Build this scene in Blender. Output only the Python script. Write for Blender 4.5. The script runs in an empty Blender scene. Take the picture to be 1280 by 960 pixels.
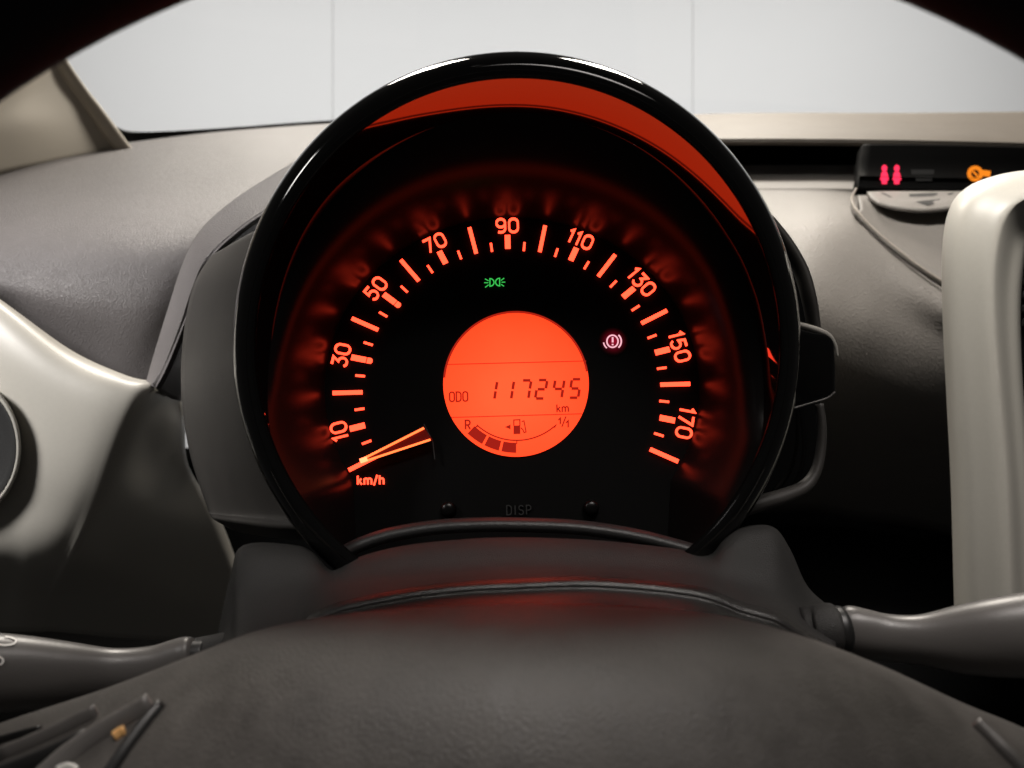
import bpy, math, random
from mathutils import Vector
from mathutils.bvhtree import BVHTree

random.seed(7)
scene = bpy.context.scene
COL = scene.collection

# ------------------------------------------------------------------ camera
CAM = Vector((0.0, 0.0, 1.10))
F = 960.0                       # focal length in pixels of the 1280 wide frame
cd = bpy.data.cameras.new("camera")
cam = bpy.data.objects.new("camera", cd)
COL.objects.link(cam)
cam.location = CAM
cam.rotation_euler = (math.radians(90), 0, 0)
cd.sensor_width = 36.0
cd.lens = 27.0
cd.clip_start = 0.01
cd.clip_end = 100
cd.dof.use_dof = True
cd.dof.focus_distance = 0.322
cd.dof.aperture_fstop = 12.0
scene.camera = cam

# ------------------------------------------------------------------ world, lamps, exposure
world = bpy.data.worlds.new("World")
scene.world = world
world.use_nodes = True
bg = world.node_tree.nodes["Background"]
bg.inputs[0].default_value = (1.0, 0.95, 0.9, 1)
bg.inputs[1].default_value = 0.022

def area(name, loc, target, sx, sy, power, color=(1, 1, 1), spread=180):
    l = bpy.data.lights.new(name, 'AREA')
    l.shape = 'RECTANGLE'
    l.size = sx; l.size_y = sy
    l.energy = power
    l.color = color
    l.spread = math.radians(spread)
    o = bpy.data.objects.new(name, l)
    COL.objects.link(o)
    o.location = loc
    d = Vector(target) - Vector(loc)
    o.rotation_euler = d.to_track_quat('-Z', 'Y').to_euler()
    return o

area("garage_wall_lamp", (0.0, 1.0, 4.4), (0.0, 2.8, 1.35), 4.0, 0.5, 34.5, (1, 0.99, 0.985), 55)
area("ceiling_lamp_left", (-0.42, 1.25, 2.5), (-0.20, 0.72, 1.2), 0.22, 0.5, 9.2, (1, 0.92, 0.82), 120)
area("ceiling_lamp_right", (0.42, 1.25, 2.5), (0.20, 0.72, 1.2), 0.22, 0.5, 9.2, (1, 0.92, 0.82), 120)
area("door_window_lamp_left", (-0.85, -0.15, 1.75), (-0.31, 0.44, 1.165), 0.3, 0.2, 0.62, (1, 0.965, 0.93), 27)
area("console_fill", (0.02, -0.05, 1.95), (0.26, 0.48, 1.265), 0.25, 0.15, 0.68, (1, 0.95, 0.88), 31)  # added fill aimed narrowly at the console, no fitting of the car
area("hub_fill", (0.12, 0.02, 1.55), (0.06, 0.195, 1.005), 0.70, 0.10, 0.38, (1, 0.93, 0.88), 44)  # added fill from above, spread held to the steering hub

vs = scene.view_settings
vs.view_transform = 'Standard'
vs.look = 'None'
vs.exposure = 0.0
vs.gamma = 1.0
vs.use_curve_mapping = False
scene.cycles.max_bounces = 8
scene.cycles.transparent_max_bounces = 8
scene.cycles.sample_clamp_indirect = 6.0

# ------------------------------------------------------------------ materials
def material(name):
    m = bpy.data.materials.new(name)
    m.use_nodes = True
    nt = m.node_tree
    return m, nt, nt.nodes["Principled BSDF"]

def plastic(name, color, rough=0.5, grain=0.0, scale=900.0, mottle=0.0, mscale=30.0, spec=0.5, coat=0.0, rvar=0.0, voro=False):
    m, nt, b = material(name)
    b.inputs["Base Color"].default_value = (*color, 1)
    b.inputs["Roughness"].default_value = rough
    b.inputs["Specular IOR Level"].default_value = spec
    b.inputs["Coat Weight"].default_value = coat
    b.inputs["Coat Roughness"].default_value = 0.06
    tc = nt.nodes.new("ShaderNodeTexCoord")
    if grain > 0:
        if voro:
            n = nt.nodes.new("ShaderNodeTexVoronoi")
            n.feature = 'SMOOTH_F1'
            n.inputs["Scale"].default_value = scale
            out = n.outputs["Distance"]
        else:
            n = nt.nodes.new("ShaderNodeTexNoise")
            n.inputs["Scale"].default_value = scale
            n.inputs["Detail"].default_value = 4
            out = n.outputs["Fac"]
        nt.links.new(tc.outputs["Object"], n.inputs["Vector"])
        bp = nt.nodes.new("ShaderNodeBump")
        bp.inputs["Strength"].default_value = grain
        bp.inputs["Distance"].default_value = 0.0008
        nt.links.new(out, bp.inputs["Height"])
        nt.links.new(bp.outputs["Normal"], b.inputs["Normal"])
    if mottle > 0 or rvar > 0:
        n2 = nt.nodes.new("ShaderNodeTexNoise")
        n2.inputs["Scale"].default_value = mscale
        n2.inputs["Detail"].default_value = 6
        n2.inputs["Roughness"].default_value = 0.65
        nt.links.new(tc.outputs["Object"], n2.inputs["Vector"])
        if mottle > 0:
            r = nt.nodes.new("ShaderNodeMapRange")
            r.inputs["From Min"].default_value = 0.3
            r.inputs["From Max"].default_value = 0.7
            r.inputs["To Min"].default_value = 1 - mottle
            r.inputs["To Max"].default_value = 1 + mottle
            nt.links.new(n2.outputs["Fac"], r.inputs["Value"])
            mx = nt.nodes.new("ShaderNodeMix")
            mx.data_type = 'RGBA'
            mx.blend_type = 'MULTIPLY'
            mx.inputs[0].default_value = 1
            mx.inputs[6].default_value = (*color, 1)
            nt.links.new(r.outputs["Result"], mx.inputs[7])
            nt.links.new(mx.outputs[2], b.inputs["Base Color"])
        if rvar > 0:
            r2 = nt.nodes.new("ShaderNodeMapRange")
            r2.inputs["From Min"].default_value = 0.3
            r2.inputs["From Max"].default_value = 0.7
            r2.inputs["To Min"].default_value = max(0.02, rough - rvar)
            r2.inputs["To Max"].default_value = rough + rvar
            nt.links.new(n2.outputs["Fac"], r2.inputs["Value"])
            nt.links.new(r2.outputs["Result"], b.inputs["Roughness"])
    return m

def glow(name, color, strength=1.0):
    m, nt, b = material(name)
    b.inputs["Base Color"].default_value = (0.02, 0.01, 0.01, 1)
    b.inputs["Emission Color"].default_value = (*color, 1)
    b.inputs["Emission Strength"].default_value = strength
    b.inputs["Roughness"].default_value = 0.6
    b.inputs["Specular IOR Level"].default_value = 0.1
    return m

M = {}
M['gloss_black'] = plastic("gloss_black", (0.004, 0.004, 0.004), 0.06, spec=0.5)
M['wall_black'] = plastic("wall_gloss_black", (0.004, 0.003, 0.003), 0.025, spec=1.0)
M['wall_black'].node_tree.nodes["Principled BSDF"].inputs["IOR"].default_value = 1.77
M['cone'] = plastic("satin_black_cone", (0.008, 0.007, 0.007), 0.30, grain=0.0, spec=0.125)
M['dial'] = plastic("dial_black", (0.003, 0.003, 0.003), 0.55, spec=0.12)
M['lip'] = plastic("lip_black", (0.03, 0.03, 0.03), 0.4, grain=0.25, scale=1500)
M['housing'] = plastic("housing_grey", (0.055, 0.051, 0.047), 0.55, grain=0.12, scale=1800, mottle=0.08, mscale=60)
M['pad'] = plastic("dash_pad_grey", (0.145, 0.134, 0.135), 0.46, grain=0.6, scale=1700, mottle=0.06, mscale=25, voro=True)
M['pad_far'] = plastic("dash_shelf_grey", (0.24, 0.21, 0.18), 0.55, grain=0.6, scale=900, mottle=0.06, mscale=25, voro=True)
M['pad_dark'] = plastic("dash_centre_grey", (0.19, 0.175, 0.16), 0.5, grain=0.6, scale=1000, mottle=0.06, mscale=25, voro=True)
M['void'] = plastic("void_shade_black", (0.0018, 0.0018, 0.0018), 0.8, grain=0.2, scale=900, spec=0.05)  # shade put into the colour: near-black base for the dark depths
M['trim'] = plastic("silver_beige_trim", (0.475, 0.455, 0.41), 0.42, mottle=0.02, mscale=400, spec=0.5)
M['pillar'] = plastic("pillar_beige", (0.60, 0.545, 0.455), 0.6, grain=0.15, scale=1200)
M['shroud'] = plastic("shroud_grey", (0.034, 0.033, 0.032), 0.52, grain=0.35, scale=3600, spec=0.3, voro=True)
M['shroud_edge'] = plastic("shroud_edge_grey", (0.026, 0.025, 0.024), 0.25, grain=0.32, scale=2300, spec=0.9)
M['hub'] = plastic("hub_leather_grey", (0.075, 0.069, 0.064), 0.5, grain=0.3, scale=1500, mottle=0.2, mscale=110, rvar=0.08)
M['rim'] = plastic("rim_leather_black", (0.016, 0.015, 0.017), 0.65, grain=0.3, scale=500, spec=0.2)
M['stalk'] = plastic("stalk_grey", (0.115, 0.108, 0.103), 0.36, grain=0.06, scale=1500)
M['stalk_dark'] = plastic("stalk_dark", (0.015, 0.015, 0.015), 0.4)
M['chrome'] = plastic("satin_chrome", (0.6, 0.57, 0.53), 0.25)
M['chrome'].node_tree.nodes["Principled BSDF"].inputs["Metallic"].default_value = 1.0
M['amber_print'] = plastic("amber_print", (0.75, 0.42, 0.16), 0.4)
M['white_print'] = plastic("white_print", (0.75, 0.73, 0.70), 0.5)
M['grey_print'] = plastic("grey_print", (0.032, 0.032, 0.032), 0.5)
M['wall'] = plastic("white_wall_panel", (0.80, 0.80, 0.795), 0.6, grain=0.05, scale=60, mottle=0.008, mscale=3)
M['joint'] = plastic("panel_joint", (0.74, 0.74, 0.74), 0.7)
M['frit'] = plastic("frit_black", (0.01, 0.01, 0.009), 0.5)
M['lip_black'] = plastic('button_black', (0.004, 0.004, 0.004), 0.28, spec=0.3)
M['disp'] = plastic('display_black', (0.004, 0.004, 0.004), 0.6, spec=0.06)
M['slit'] = plastic("vent_slit_black", (0.012, 0.011, 0.01), 0.6)
M['lcd_ink'] = glow("lcd_ink", (0.36, 0.010, 0.004), 1.0)
M['lcd_line'] = glow("lcd_line", (0.55, 0.022, 0.008), 1.0)
M['lcd_edge_shade'] = glow("lcd_edge_shade", (0.42, 0.016, 0.006), 1.0)  # dimmer red for the painted shade at the screen's edge
M['mark'] = glow("mark_red_orange", (4.4, 0.215, 0.09), 1.0)
M['needle_glow'] = glow("needle_glow", (3.0, 0.40, 0.10), 1.0)
M['needle_hot'] = glow("needle_hot", (6.0, 0.75, 0.30), 1.0)
M['green'] = glow("green_lamp", (0.05, 0.62, 0.10), 1.0)
M['brake'] = glow("brake_lamp", (1.1, 0.55, 0.64), 1.0)
M['belt'] = glow("belt_lamp", (1.6, 0.045, 0.14), 1.0)
M['amber'] = glow("amber_lamp", (1.0, 0.26, 0.012), 1.0)

# LCD backlight: uneven emission
m, nt, b = material("lcd_backlight")
b.inputs["Base Color"].default_value = (0.02, 0.01, 0.01, 1)
b.inputs["Roughness"].default_value = 0.4
tc = nt.nodes.new("ShaderNodeTexCoord")
mp = nt.nodes.new("ShaderNodeMapping"); mp.inputs["Scale"].default_value = (30, 30, 30); mp.inputs["Location"].default_value = (0.05, 0, 0.12)
gr = nt.nodes.new("ShaderNodeTexGradient"); gr.gradient_type = 'SPHERICAL'
n = nt.nodes.new("ShaderNodeTexNoise"); n.inputs["Scale"].default_value = 45
ad = nt.nodes.new("ShaderNodeMath"); ad.operation = 'MULTIPLY_ADD'; ad.inputs[1].default_value = 0.35
nt.links.new(tc.outputs["Object"], mp.inputs["Vector"]); nt.links.new(mp.outputs["Vector"], gr.inputs["Vector"])
nt.links.new(tc.outputs["Object"], n.inputs["Vector"])
nt.links.new(n.outputs["Fac"], ad.inputs[0]); nt.links.new(gr.outputs["Fac"], ad.inputs[2])
r = nt.nodes.new("ShaderNodeValToRGB")
r.color_ramp.elements[0].position = 0.10; r.color_ramp.elements[0].color = (1.0, 0.0410, 0.0080, 1)
r.color_ramp.elements[1].position = 0.95; r.color_ramp.elements[1].color = (1.0, 0.0690, 0.0180, 1)
nt.links.new(ad.outputs[0], r.inputs["Fac"])
nt.links.new(r.outputs["Color"], b.inputs["Emission Color"])
b.inputs["Emission Strength"].default_value = 1.8
M['lcd'] = m

# dark red translucent needle body
m, nt, b = material("needle_red")
b.inputs["Base Color"].default_value = (0.10, 0.006, 0.004, 1)
b.inputs["Roughness"].default_value = 0.25
b.inputs["Emission Color"].default_value = (0.05, 0.002, 0.001, 1)
b.inputs["Emission Strength"].default_value = 1.0
M['needle_red'] = m

# windscreen glass: thin clear pane with a faint reflection
m = bpy.data.materials.new("windscreen_glass"); m.use_nodes = True
nt = m.node_tree; nt.nodes.clear()
out = nt.nodes.new("ShaderNodeOutputMaterial")
mix = nt.nodes.new("ShaderNodeMixShader"); mix.inputs[0].default_value = 0.03
tr = nt.nodes.new("ShaderNodeBsdfTransparent"); tr.inputs[0].default_value = (0.985, 0.99, 0.985, 1)
gl = nt.nodes.new("ShaderNodeBsdfGlossy"); gl.inputs["Roughness"].default_value = 0.05
nt.links.new(tr.outputs[0], mix.inputs[1]); nt.links.new(gl.outputs[0], mix.inputs[2])
nt.links.new(mix.outputs[0], out.inputs[0])
M['glass'] = m

# ------------------------------------------------------------------ helpers
def W(px, py, d):
    """world point lying d metres in front of the camera on the ray of photo pixel (px, py)"""
    return CAM + Vector(((px - 640) / F * d, d, (480 - py) / F * d))

def world_loc(o):
    v = Vector((0, 0, 0))
    while o is not None:
        v = v + o.location
        o = o.parent
    return v

def empty(name, loc, label, cat, group=None):
    o = bpy.data.objects.new(name, None)
    COL.objects.link(o)
    o.location = loc
    o.empty_display_size = 0.02
    o['label'] = label; o['category'] = cat
    if group: o['group'] = group
    return o

def mesh(name, verts, faces, mat, parent=None, smooth=True, label=None):
    c = Vector((0, 0, 0))
    for v in verts: c += v
    c /= len(verts)
    me = bpy.data.meshes.new(name)
    me.from_pydata([tuple(v - c) for v in verts], [], faces)
    me.materials.append(M[mat])
    me.update()
    if smooth:
        me.polygons.foreach_set("use_smooth", [True] * len(me.polygons))
    o = bpy.data.objects.new(name, me)
    COL.objects.link(o)
    if parent is not None:
        o.parent = parent
        o.location = c - world_loc(parent)
    else:
        o.location = c
    if label: o['label'] = label
    return o

def bvh(o):
    w = world_loc(o)
    return BVHTree.FromPolygons([v.co + w for v in o.data.vertices], [tuple(p.vertices) for p in o.data.polygons])

def crom(p0, p1, p2, p3, t):
    return tuple(0.5 * (2 * b + (c - a) * t + (2 * a - 5 * b + 4 * c - d) * t * t + (3 * b - a - 3 * c + d) * t ** 3)
                 for a, b, c, d in zip(p0, p1, p2, p3))

def spline(pts, n):
    out = []
    L = len(pts)
    for i in range(L - 1):
        p1, p2 = pts[i], pts[i + 1]
        p0 = pts[i - 1] if i > 0 else tuple(2 * a - b for a, b in zip(p1, p2))
        p3 = pts[i + 2] if i + 2 < L else tuple(2 * b - a for a, b in zip(p1, p2))
        for k in range(n):
            out.append(crom(p0, p1, p2, p3, k / n))
    out.append(tuple(pts[-1]))
    return out

def patch(name, rows, mat, parent=None, thick=0.003, n=6, label=None):
    """smooth skin through rows of (pixel x, pixel y, depth), with a real thickness behind it"""
    R = [spline(r, n) for r in rows]
    cols = list(zip(*R))
    cols = [spline(list(c), n) for c in cols]
    nc, nr = len(cols), len(cols[0])
    verts = [W(*cols[i][j]) for i in range(nc) for j in range(nr)]
    faces = [(i * nr + j, i * nr + j + 1, (i + 1) * nr + j + 1, (i + 1) * nr + j) for i in range(nc - 1) for j in range(nr - 1)]
    # outward (to the camera) orientation, judged on the whole
    s = 0
    for f in faces:
        a, b_, c_ = verts[f[0]], verts[f[1]], verts[f[2]]
        s += (b_ - a).cross(c_ - a).dot(CAM - a)
    if s < 0: faces = [tuple(reversed(f)) for f in faces]
    o = mesh(name, verts, faces, mat, parent, True, label)
    if thick:
        md = o.modifiers.new("thickness", 'SOLIDIFY')
        md.thickness = thick; md.offset = -1
    return o

def tube(name, pts, mat, parent=None, seg=16, n=6, label=None, squash=1.0, cap=True):
    """swept round bar through (pixel x, pixel y, depth, radius in pixels)"""
    P = spline(pts, n)
    C = [W(p[0], p[1], p[2]) for p in P]
    verts, faces = [], []
    for i, p in enumerate(P):
        t = (C[min(i + 1, len(C) - 1)] - C[max(i - 1, 0)]).normalized()
        side = t.cross(Vector((0, 1, 0)))
        if side.length < 1e-6: side = Vector((1, 0, 0))
        side.normalize()
        dep = side.cross(t).normalized()
        rr = p[3] * p[2] / F
        for k in range(seg):
            a = 2 * math.pi * k / seg
            verts.append(C[i] + side * math.cos(a) * rr + dep * math.sin(a) * rr * squash)
    for i in range(len(P) - 1):
        for k in range(seg):
            k2 = (k + 1) % seg
            faces.append((i * seg + k, i * seg + k2, (i + 1) * seg + k2, (i + 1) * seg + k))
    if cap:
        faces.append(tuple(reversed(range(seg))))
        faces.append(tuple(range((len(P) - 1) * seg, len(P) * seg)))
    o = mesh(name, verts, faces, mat, parent, True, label)
    fix_normals(o)
    return o

def fix_normals(o):
    import bmesh
    bm = bmesh.new(); bm.from_mesh(o.data)
    bmesh.ops.recalc_face_normals(bm, faces=bm.faces)
    bm.to_mesh(o.data); bm.free()

class Plane:
    def __init__(self, p0, tilt=0.0, roll=0.0):
        """tilt: degrees the top leans away from the camera; roll: degrees counter-clockwise"""
        a = math.radians(tilt)
        self.p0 = p0
        self.n = Vector((0, -math.cos(a), math.sin(a)))
        up = Vector((0, math.sin(a), math.cos(a)))
        ex = Vector((1, 0, 0))
        r = math.radians(roll)
        self.ex = ex * math.cos(r) + up * math.sin(r)
        self.ey = up * math.cos(r) - ex * math.sin(r)
    def hit(self, px, py, off=0.0):
        d = Vector(((px - 640) / F, 1.0, (480 - py) / F))
        t = ((self.p0 + self.n * off - CAM).dot(self.n)) / d.dot(self.n)
        return CAM + d * t
    def at(self, u, v, off=0.0):
        return self.p0 + self.ex * u + self.ey * v + self.n * off

def ribbon2(pts, w, closed=False):
    """left and right edge points of a stroke of width w through 2-D points"""
    L = len(pts)
    left, right = [], []
    for i in range(L):
        if closed:
            a, b_ = pts[(i - 1) % L], pts[(i + 1) % L]
            d1 = (pts[i][0] - a[0], pts[i][1] - a[1]); d2 = (b_[0] - pts[i][0], b_[1] - pts[i][1])
        else:
            d1 = (pts[i][0] - pts[i - 1][0], pts[i][1] - pts[i - 1][1]) if i > 0 else None
            d2 = (pts[i + 1][0] - pts[i][0], pts[i + 1][1] - pts[i][1]) if i < L - 1 else None
            d1 = d1 or d2; d2 = d2 or d1
        l1 = math.hypot(*d1) or 1; l2 = math.hypot(*d2) or 1
        n1 = (-d1[1] / l1, d1[0] / l1); n2 = (-d2[1] / l2, d2[0] / l2)
        m_ = (n1[0] + n2[0], n1[1] + n2[1]); ml = math.hypot(*m_) or 1
        m_ = (m_[0] / ml, m_[1] / ml)
        k = max(0.45, m_[0] * n1[0] + m_[1] * n1[1])
        h = w / 2 / k
        left.append((pts[i][0] + m_[0] * h, pts[i][1] + m_[1] * h))
        right.append((pts[i][0] - m_[0] * h, pts[i][1] - m_[1] * h))
    return left, right

def strokes(name, paths, to3, mat, parent, base=0.0002, height=0.0004, label=None):
    """raised strokes: paths = list of (points, width, closed); to3(u, v, off) gives the world point"""
    verts, faces = [], []
    for q, (pts, w, closed) in enumerate(paths):
        h = height + q * 0.00003
        l, r = ribbon2(pts, w, closed)
        L = len(pts); s = len(verts)
        for i in range(L):
            verts += [to3(*l[i], base), to3(*l[i], base + h), to3(*r[i], base + h), to3(*r[i], base)]
        for i in range(L if closed else L - 1):
            a = s + 4 * i; b_ = s + 4 * ((i + 1) % L)
            for e in range(3):
                faces.append((a + e, b_ + e, b_ + e + 1, a + e + 1))
        if not closed:
            faces.append((s, s + 1, s + 2, s + 3)); e = s + 4 * (L - 1); faces.append((e + 3, e + 2, e + 1, e))
    o = mesh(name, verts, faces, mat, parent, False, label)
    fix_normals(o)
    return o

def polys(name, plist, to3, mat, parent, base=0.0002, height=0.0004, label=None):
    """raised flat polygons (prisms)"""
    verts, faces = [], []
    for pts in plist:
        s = len(verts); L = len(pts)
        verts += [to3(u, v, base) for u, v in pts] + [to3(u, v, base + height) for u, v in pts]
        faces.append(tuple(range(s + L, s + 2 * L)))
        for i in range(L):
            j = (i + 1) % L
            faces.append((s + i, s + j, s + L + j, s + L + i))
    o = mesh(name, verts, faces, mat, parent, False, label)
    fix_normals(o)
    return o

def arc(cx, cy, rx, ry, a0, a1, n=14):
    return [(cx + rx * math.cos(math.radians(a0 + (a1 - a0) * i / n)), cy + ry * math.sin(math.radians(a0 + (a1 - a0) * i / n))) for i in range(n + 1)]

# monoline lettering: glyph -> (advance width, list of (points, closed)) in a box of height 1
def stadium(w, h=1.0, r=0.30, x0=0.0, y0=0.0):
    return (arc(x0 + w - r, y0 + h - r, r, r, 0, 90, 6) + arc(x0 + r, y0 + h - r, r, r, 90, 180, 6) +
            arc(x0 + r, y0 + r, r, r, 180, 270, 6) + arc(x0 + w - r, y0 + r, r, r, 270, 360, 6))

GLYPH = {
    '0': (.62, [(stadium(.62, 1, .30), True)]),
    '1': (.26, [([(0, .80), (.20, .98), (.20, 0)], False)]),
    '3': (.56, [([(.02, .98), (.54, .98), (.28, .60)] + arc(.27, .30, .29, .30, 80, -90, 10) + arc(.22, .24, .22, .24, -95, -160, 4), False)]),
    '5': (.58, [([(.54, .98), (.08, .98), (.05, .56)] + arc(.27, .31, .29, .31, 110, -90, 12) + arc(.22, .24, .22, .24, -95, -160, 4), False)]),
    '7': (.56, [([(0, .97), (.55, .97), (.16, 0)], False)]),
    '9': (.60, [(stadium(.60, .60, .28, 0, .40), True), ([(.60, .68), (.60, .30)] + arc(.30, .28, .30, .28, 0, -100, 8) + [(.10, .02)], False)]),
    'k': (.46, [([(0, 0), (0, 1)], False), ([(.40, .66), (.03, .32)], False), ([(.16, .42), (.44, 0)], False)]),
    'm': (.80, [([(0, 0), (0, .68)], False), ([(0, .45)] + arc(.20, .46, .20, .22, 180, 0, 8) + [(.40, 0)], False), ([(.40, .45)] + arc(.60, .46, .20, .22, 180, 0, 8) + [(.80, 0)], False)]),
    '/': (.40, [([(0, -.1), (.40, 1.05)], False)]),
    'h': (.46, [([(0, 0), (0, 1)], False), ([(0, .42)] + arc(.22, .44, .22, .24, 180, 0, 8) + [(.44, 0)], False)]),
    'O': (.50, [(stadium(.50, 1, .22), True)]),
    'D': (.50, [([(0, 0), (0, 1), (.25, 1)] + arc(.22, .72, .28, .28, 80, 0, 6) + arc(.22, .28, .28, .28, 0, -80, 6) + [(.25, 0)], True)]),
    'R': (.52, [([(0, 0), (0, 1), (.26, 1)] + arc(.26, .74, .25, .26, 80, -90, 8) + [(.02, .48)], False), ([(.24, .48), (.52, 0)], False)]),
    'I': (.14, [([(.07, 0), (.07, 1)], False)]),
    'S': (.48, [(arc(.24, .74, .23, .25, 20, 270, 12) + arc(.24, .25, .24, .25, 85, -160, 12), False)]),
    'P': (.48, [([(0, 0), (0, 1), (.24, 1)] + arc(.24, .74, .24, .26, 80, -90, 8) + [(.02, .48)], False)]),
}
def text_paths(s, size, weight, gap=0.24):
    """strokes of a word centred on the origin, cap height = size"""
    tot = sum(GLYPH[c][0] for c in s) + gap * (len(s) - 1)
    x = -tot / 2
    out = []
    for c in s:
        w, ps = GLYPH[c]
        for pts, closed in ps:
            out.append(([((x + u) * size, (v - .5) * size) for u, v in pts], weight, closed))
        x += w + gap
    return out

# =================================================================== THE SETTING: garage wall
wall = empty("wall", (0, 2.8, 0.0), "white panelled garage wall seen through the windscreen", "wall")
wall['kind'] = 'structure'
del wall['category']
WD = 2.80
def box(name, x0, x1, y0, y1, z0, z1, mat, parent, label=None, bev=0.0):
    v = [Vector((x, y, z)) for x in (x0, x1) for y in (y0, y1) for z in (z0, z1)]
    f = [(0, 1, 3, 2), (4, 6, 7, 5), (0, 4, 5, 1), (2, 3, 7, 6), (0, 2, 6, 4), (1, 5, 7, 3)]
    o = mesh(name, v, f, mat, parent, False, label)
    fix_normals(o)
    if bev:
        b_ = o.modifiers.new("edge", 'BEVEL'); b_.width = bev; b_.segments = 2
    return o
seams = [(px - 640) / F * WD for px in (-484, -34, 416, 866, 1316, 1766)]
for a, b_ in zip(seams[:-1], seams[1:]):
    box("wall_panel", a + 0.0007, b_ - 0.0007, WD, WD + 0.03, -0.2, 3.6, 'wall', wall, bev=0.001)
box("backing_board", seams[0], seams[-1], WD + 0.032, WD + 0.05, -0.2, 3.6, 'joint', wall)

# =================================================================== WINDSCREEN AND PILLAR
ws = empty("windscreen", W(640, 150, .99), "clear windscreen with a black painted edge band above the dashboard", "windscreen")
patch("glass_pane", [[(60, -260, .62), (500, -280, .64), (900, -280, .64), (1400, -240, .62)],
                     [(70, 0, .80), (500, 0, .84), (900, 0, .84), (1400, 0, .80)],
                     [(100, 172, .97), (500, 152, 1.02), (900, 146, 1.02), (1400, 146, .98)]], 'glass', ws, thick=0)
fr = [(60, 30, .78), (84, 83, .82), (107, 116, .86), (128, 143, .90), (145, 158, .93), (168, 164.5, .95), (220, 163.5, .965), (300, 158.5, .98), (380, 152.5, .99), (460, 148, 1.0), (560, 146, 1.0)]
fo = [(50, 38, .782), (78, 88, .822), (98, 122, .862), (117, 150, .902), (137, 172, .932), (168, 180, .952), (220, 174, .967), (300, 168, .982), (380, 162, .992), (460, 158, 1.002), (560, 156, 1.002)]
patch("edge_band", [fr, fo], 'frit', ws, thick=0.003, n=5)

ap = empty("pillar_trim", W(40, 180, .74), "beige windscreen pillar trim in the upper left corner, above the dash", "pillar trim")
patch("trim_panel", [[(-120, 120, .62), (-40, 105, .66), (20, 85, .70), (55, 65, .735), (66, 62, .745)],
                     [(-120, 160, .62), (-40, 150, .66), (20, 125, .70), (72, 104, .745), (88, 97, .755)],
                     [(-120, 185, .62), (-40, 178, .66), (30, 160, .70), (100, 146, .755), (120, 140, .765)],
                     [(-120, 230, .62), (-40, 225, .66), (30, 212, .70), (130, 192, .765), (156, 187, .775)]], 'pillar', ap, thick=0.004)
tube("edge_bead", [(62, 56, .742, 9), (84, 91, .752, 9), (103, 118, .76, 9), (119, 139, .764, 9.5), (146, 176, .772, 10), (162, 198, .78, 10)], 'pillar', ap, squash=.6)

# =================================================================== DASHBOARD
dash = empty("dashboard", W(640, 700, .60), "grey grained dashboard with pale silver trims running behind the round gauge", "dashboard")
patch("top_pad", [
    [(-90, 208, .80), (0, 196, .80), (80, 187, .82), (160, 178, .85), (250, 167, .88), (330, 160, .90), (420, 154, .92), (520, 149, .94)],
    [(-90, 222, .72), (0, 208, .72), (80, 198, .73), (160, 190, .75), (250, 182, .77), (330, 176, .78), (420, 172, .79), (520, 168, .80)],
    [(-90, 255, .60), (0, 246, .60), (80, 238, .61), (160, 230, .62), (250, 222, .63), (330, 212, .64), (420, 206, .64), (520, 202, .64)],
    [(-90, 300, .52), (0, 296, .52), (80, 294, .52), (160, 290, .525), (230, 284, .535), (300, 274, .55), (380, 262, .57), (460, 256, .57)],
    [(-90, 330, .492), (0, 350, .494), (70, 362, .494), (135, 372, .498), (195, 372, .506), (250, 360, .522), (310, 350, .54), (380, 340, .55)],
    [(-90, 345, .505), (0, 386, .508), (50, 419, .508), (100, 451, .510), (150, 474, .512), (195, 486, .518), (235, 492, .522), (300, 490, .54)],
    [(-90, 375, .53), (0, 416, .532), (50, 449, .532), (100, 481, .534), (150, 504, .535), (195, 516, .54), (235, 522, .53), (300, 520, .55)]],
    'pad', dash, thick=0.004)
# raised hood of the dash round the gauge
patch("gauge_cowl", [
    [(450, 165, .53), (385, 193, .52), (328, 226, .505), (285, 255, .49), (250, 288, .478), (228, 330, .468), (210, 385, .462), (190, 450, .455), (182, 480, .455)],
    [(455, 172, .49), (390, 203, .48), (334, 238, .462), (291, 266, .45), (254, 300, .44), (235, 340, .437), (218, 392, .44), (197, 452, .445), (187, 482, .447)],
    [(460, 195, .45), (396, 225, .437), (342, 253, .425), (300, 281, .415), (263, 316, .408), (246, 352, .412), (229, 400, .42), (207, 456, .432), (194, 484, .437)],
    [(462, 205, .447), (398, 238, .435), (346, 264, .423), (304, 292, .414), (267, 325, .408), (250, 360, .413), (234, 406, .422), (213, 460, .435), (198, 488, .442)],
    [(470, 225, .50), (410, 262, .49), (360, 284, .48), (320, 312, .47), (282, 342, .465), (266, 376, .465), (252, 418, .47), (238, 468, .48), (225, 505, .49)]],
    'pad', dash, thick=0.003)
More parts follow.
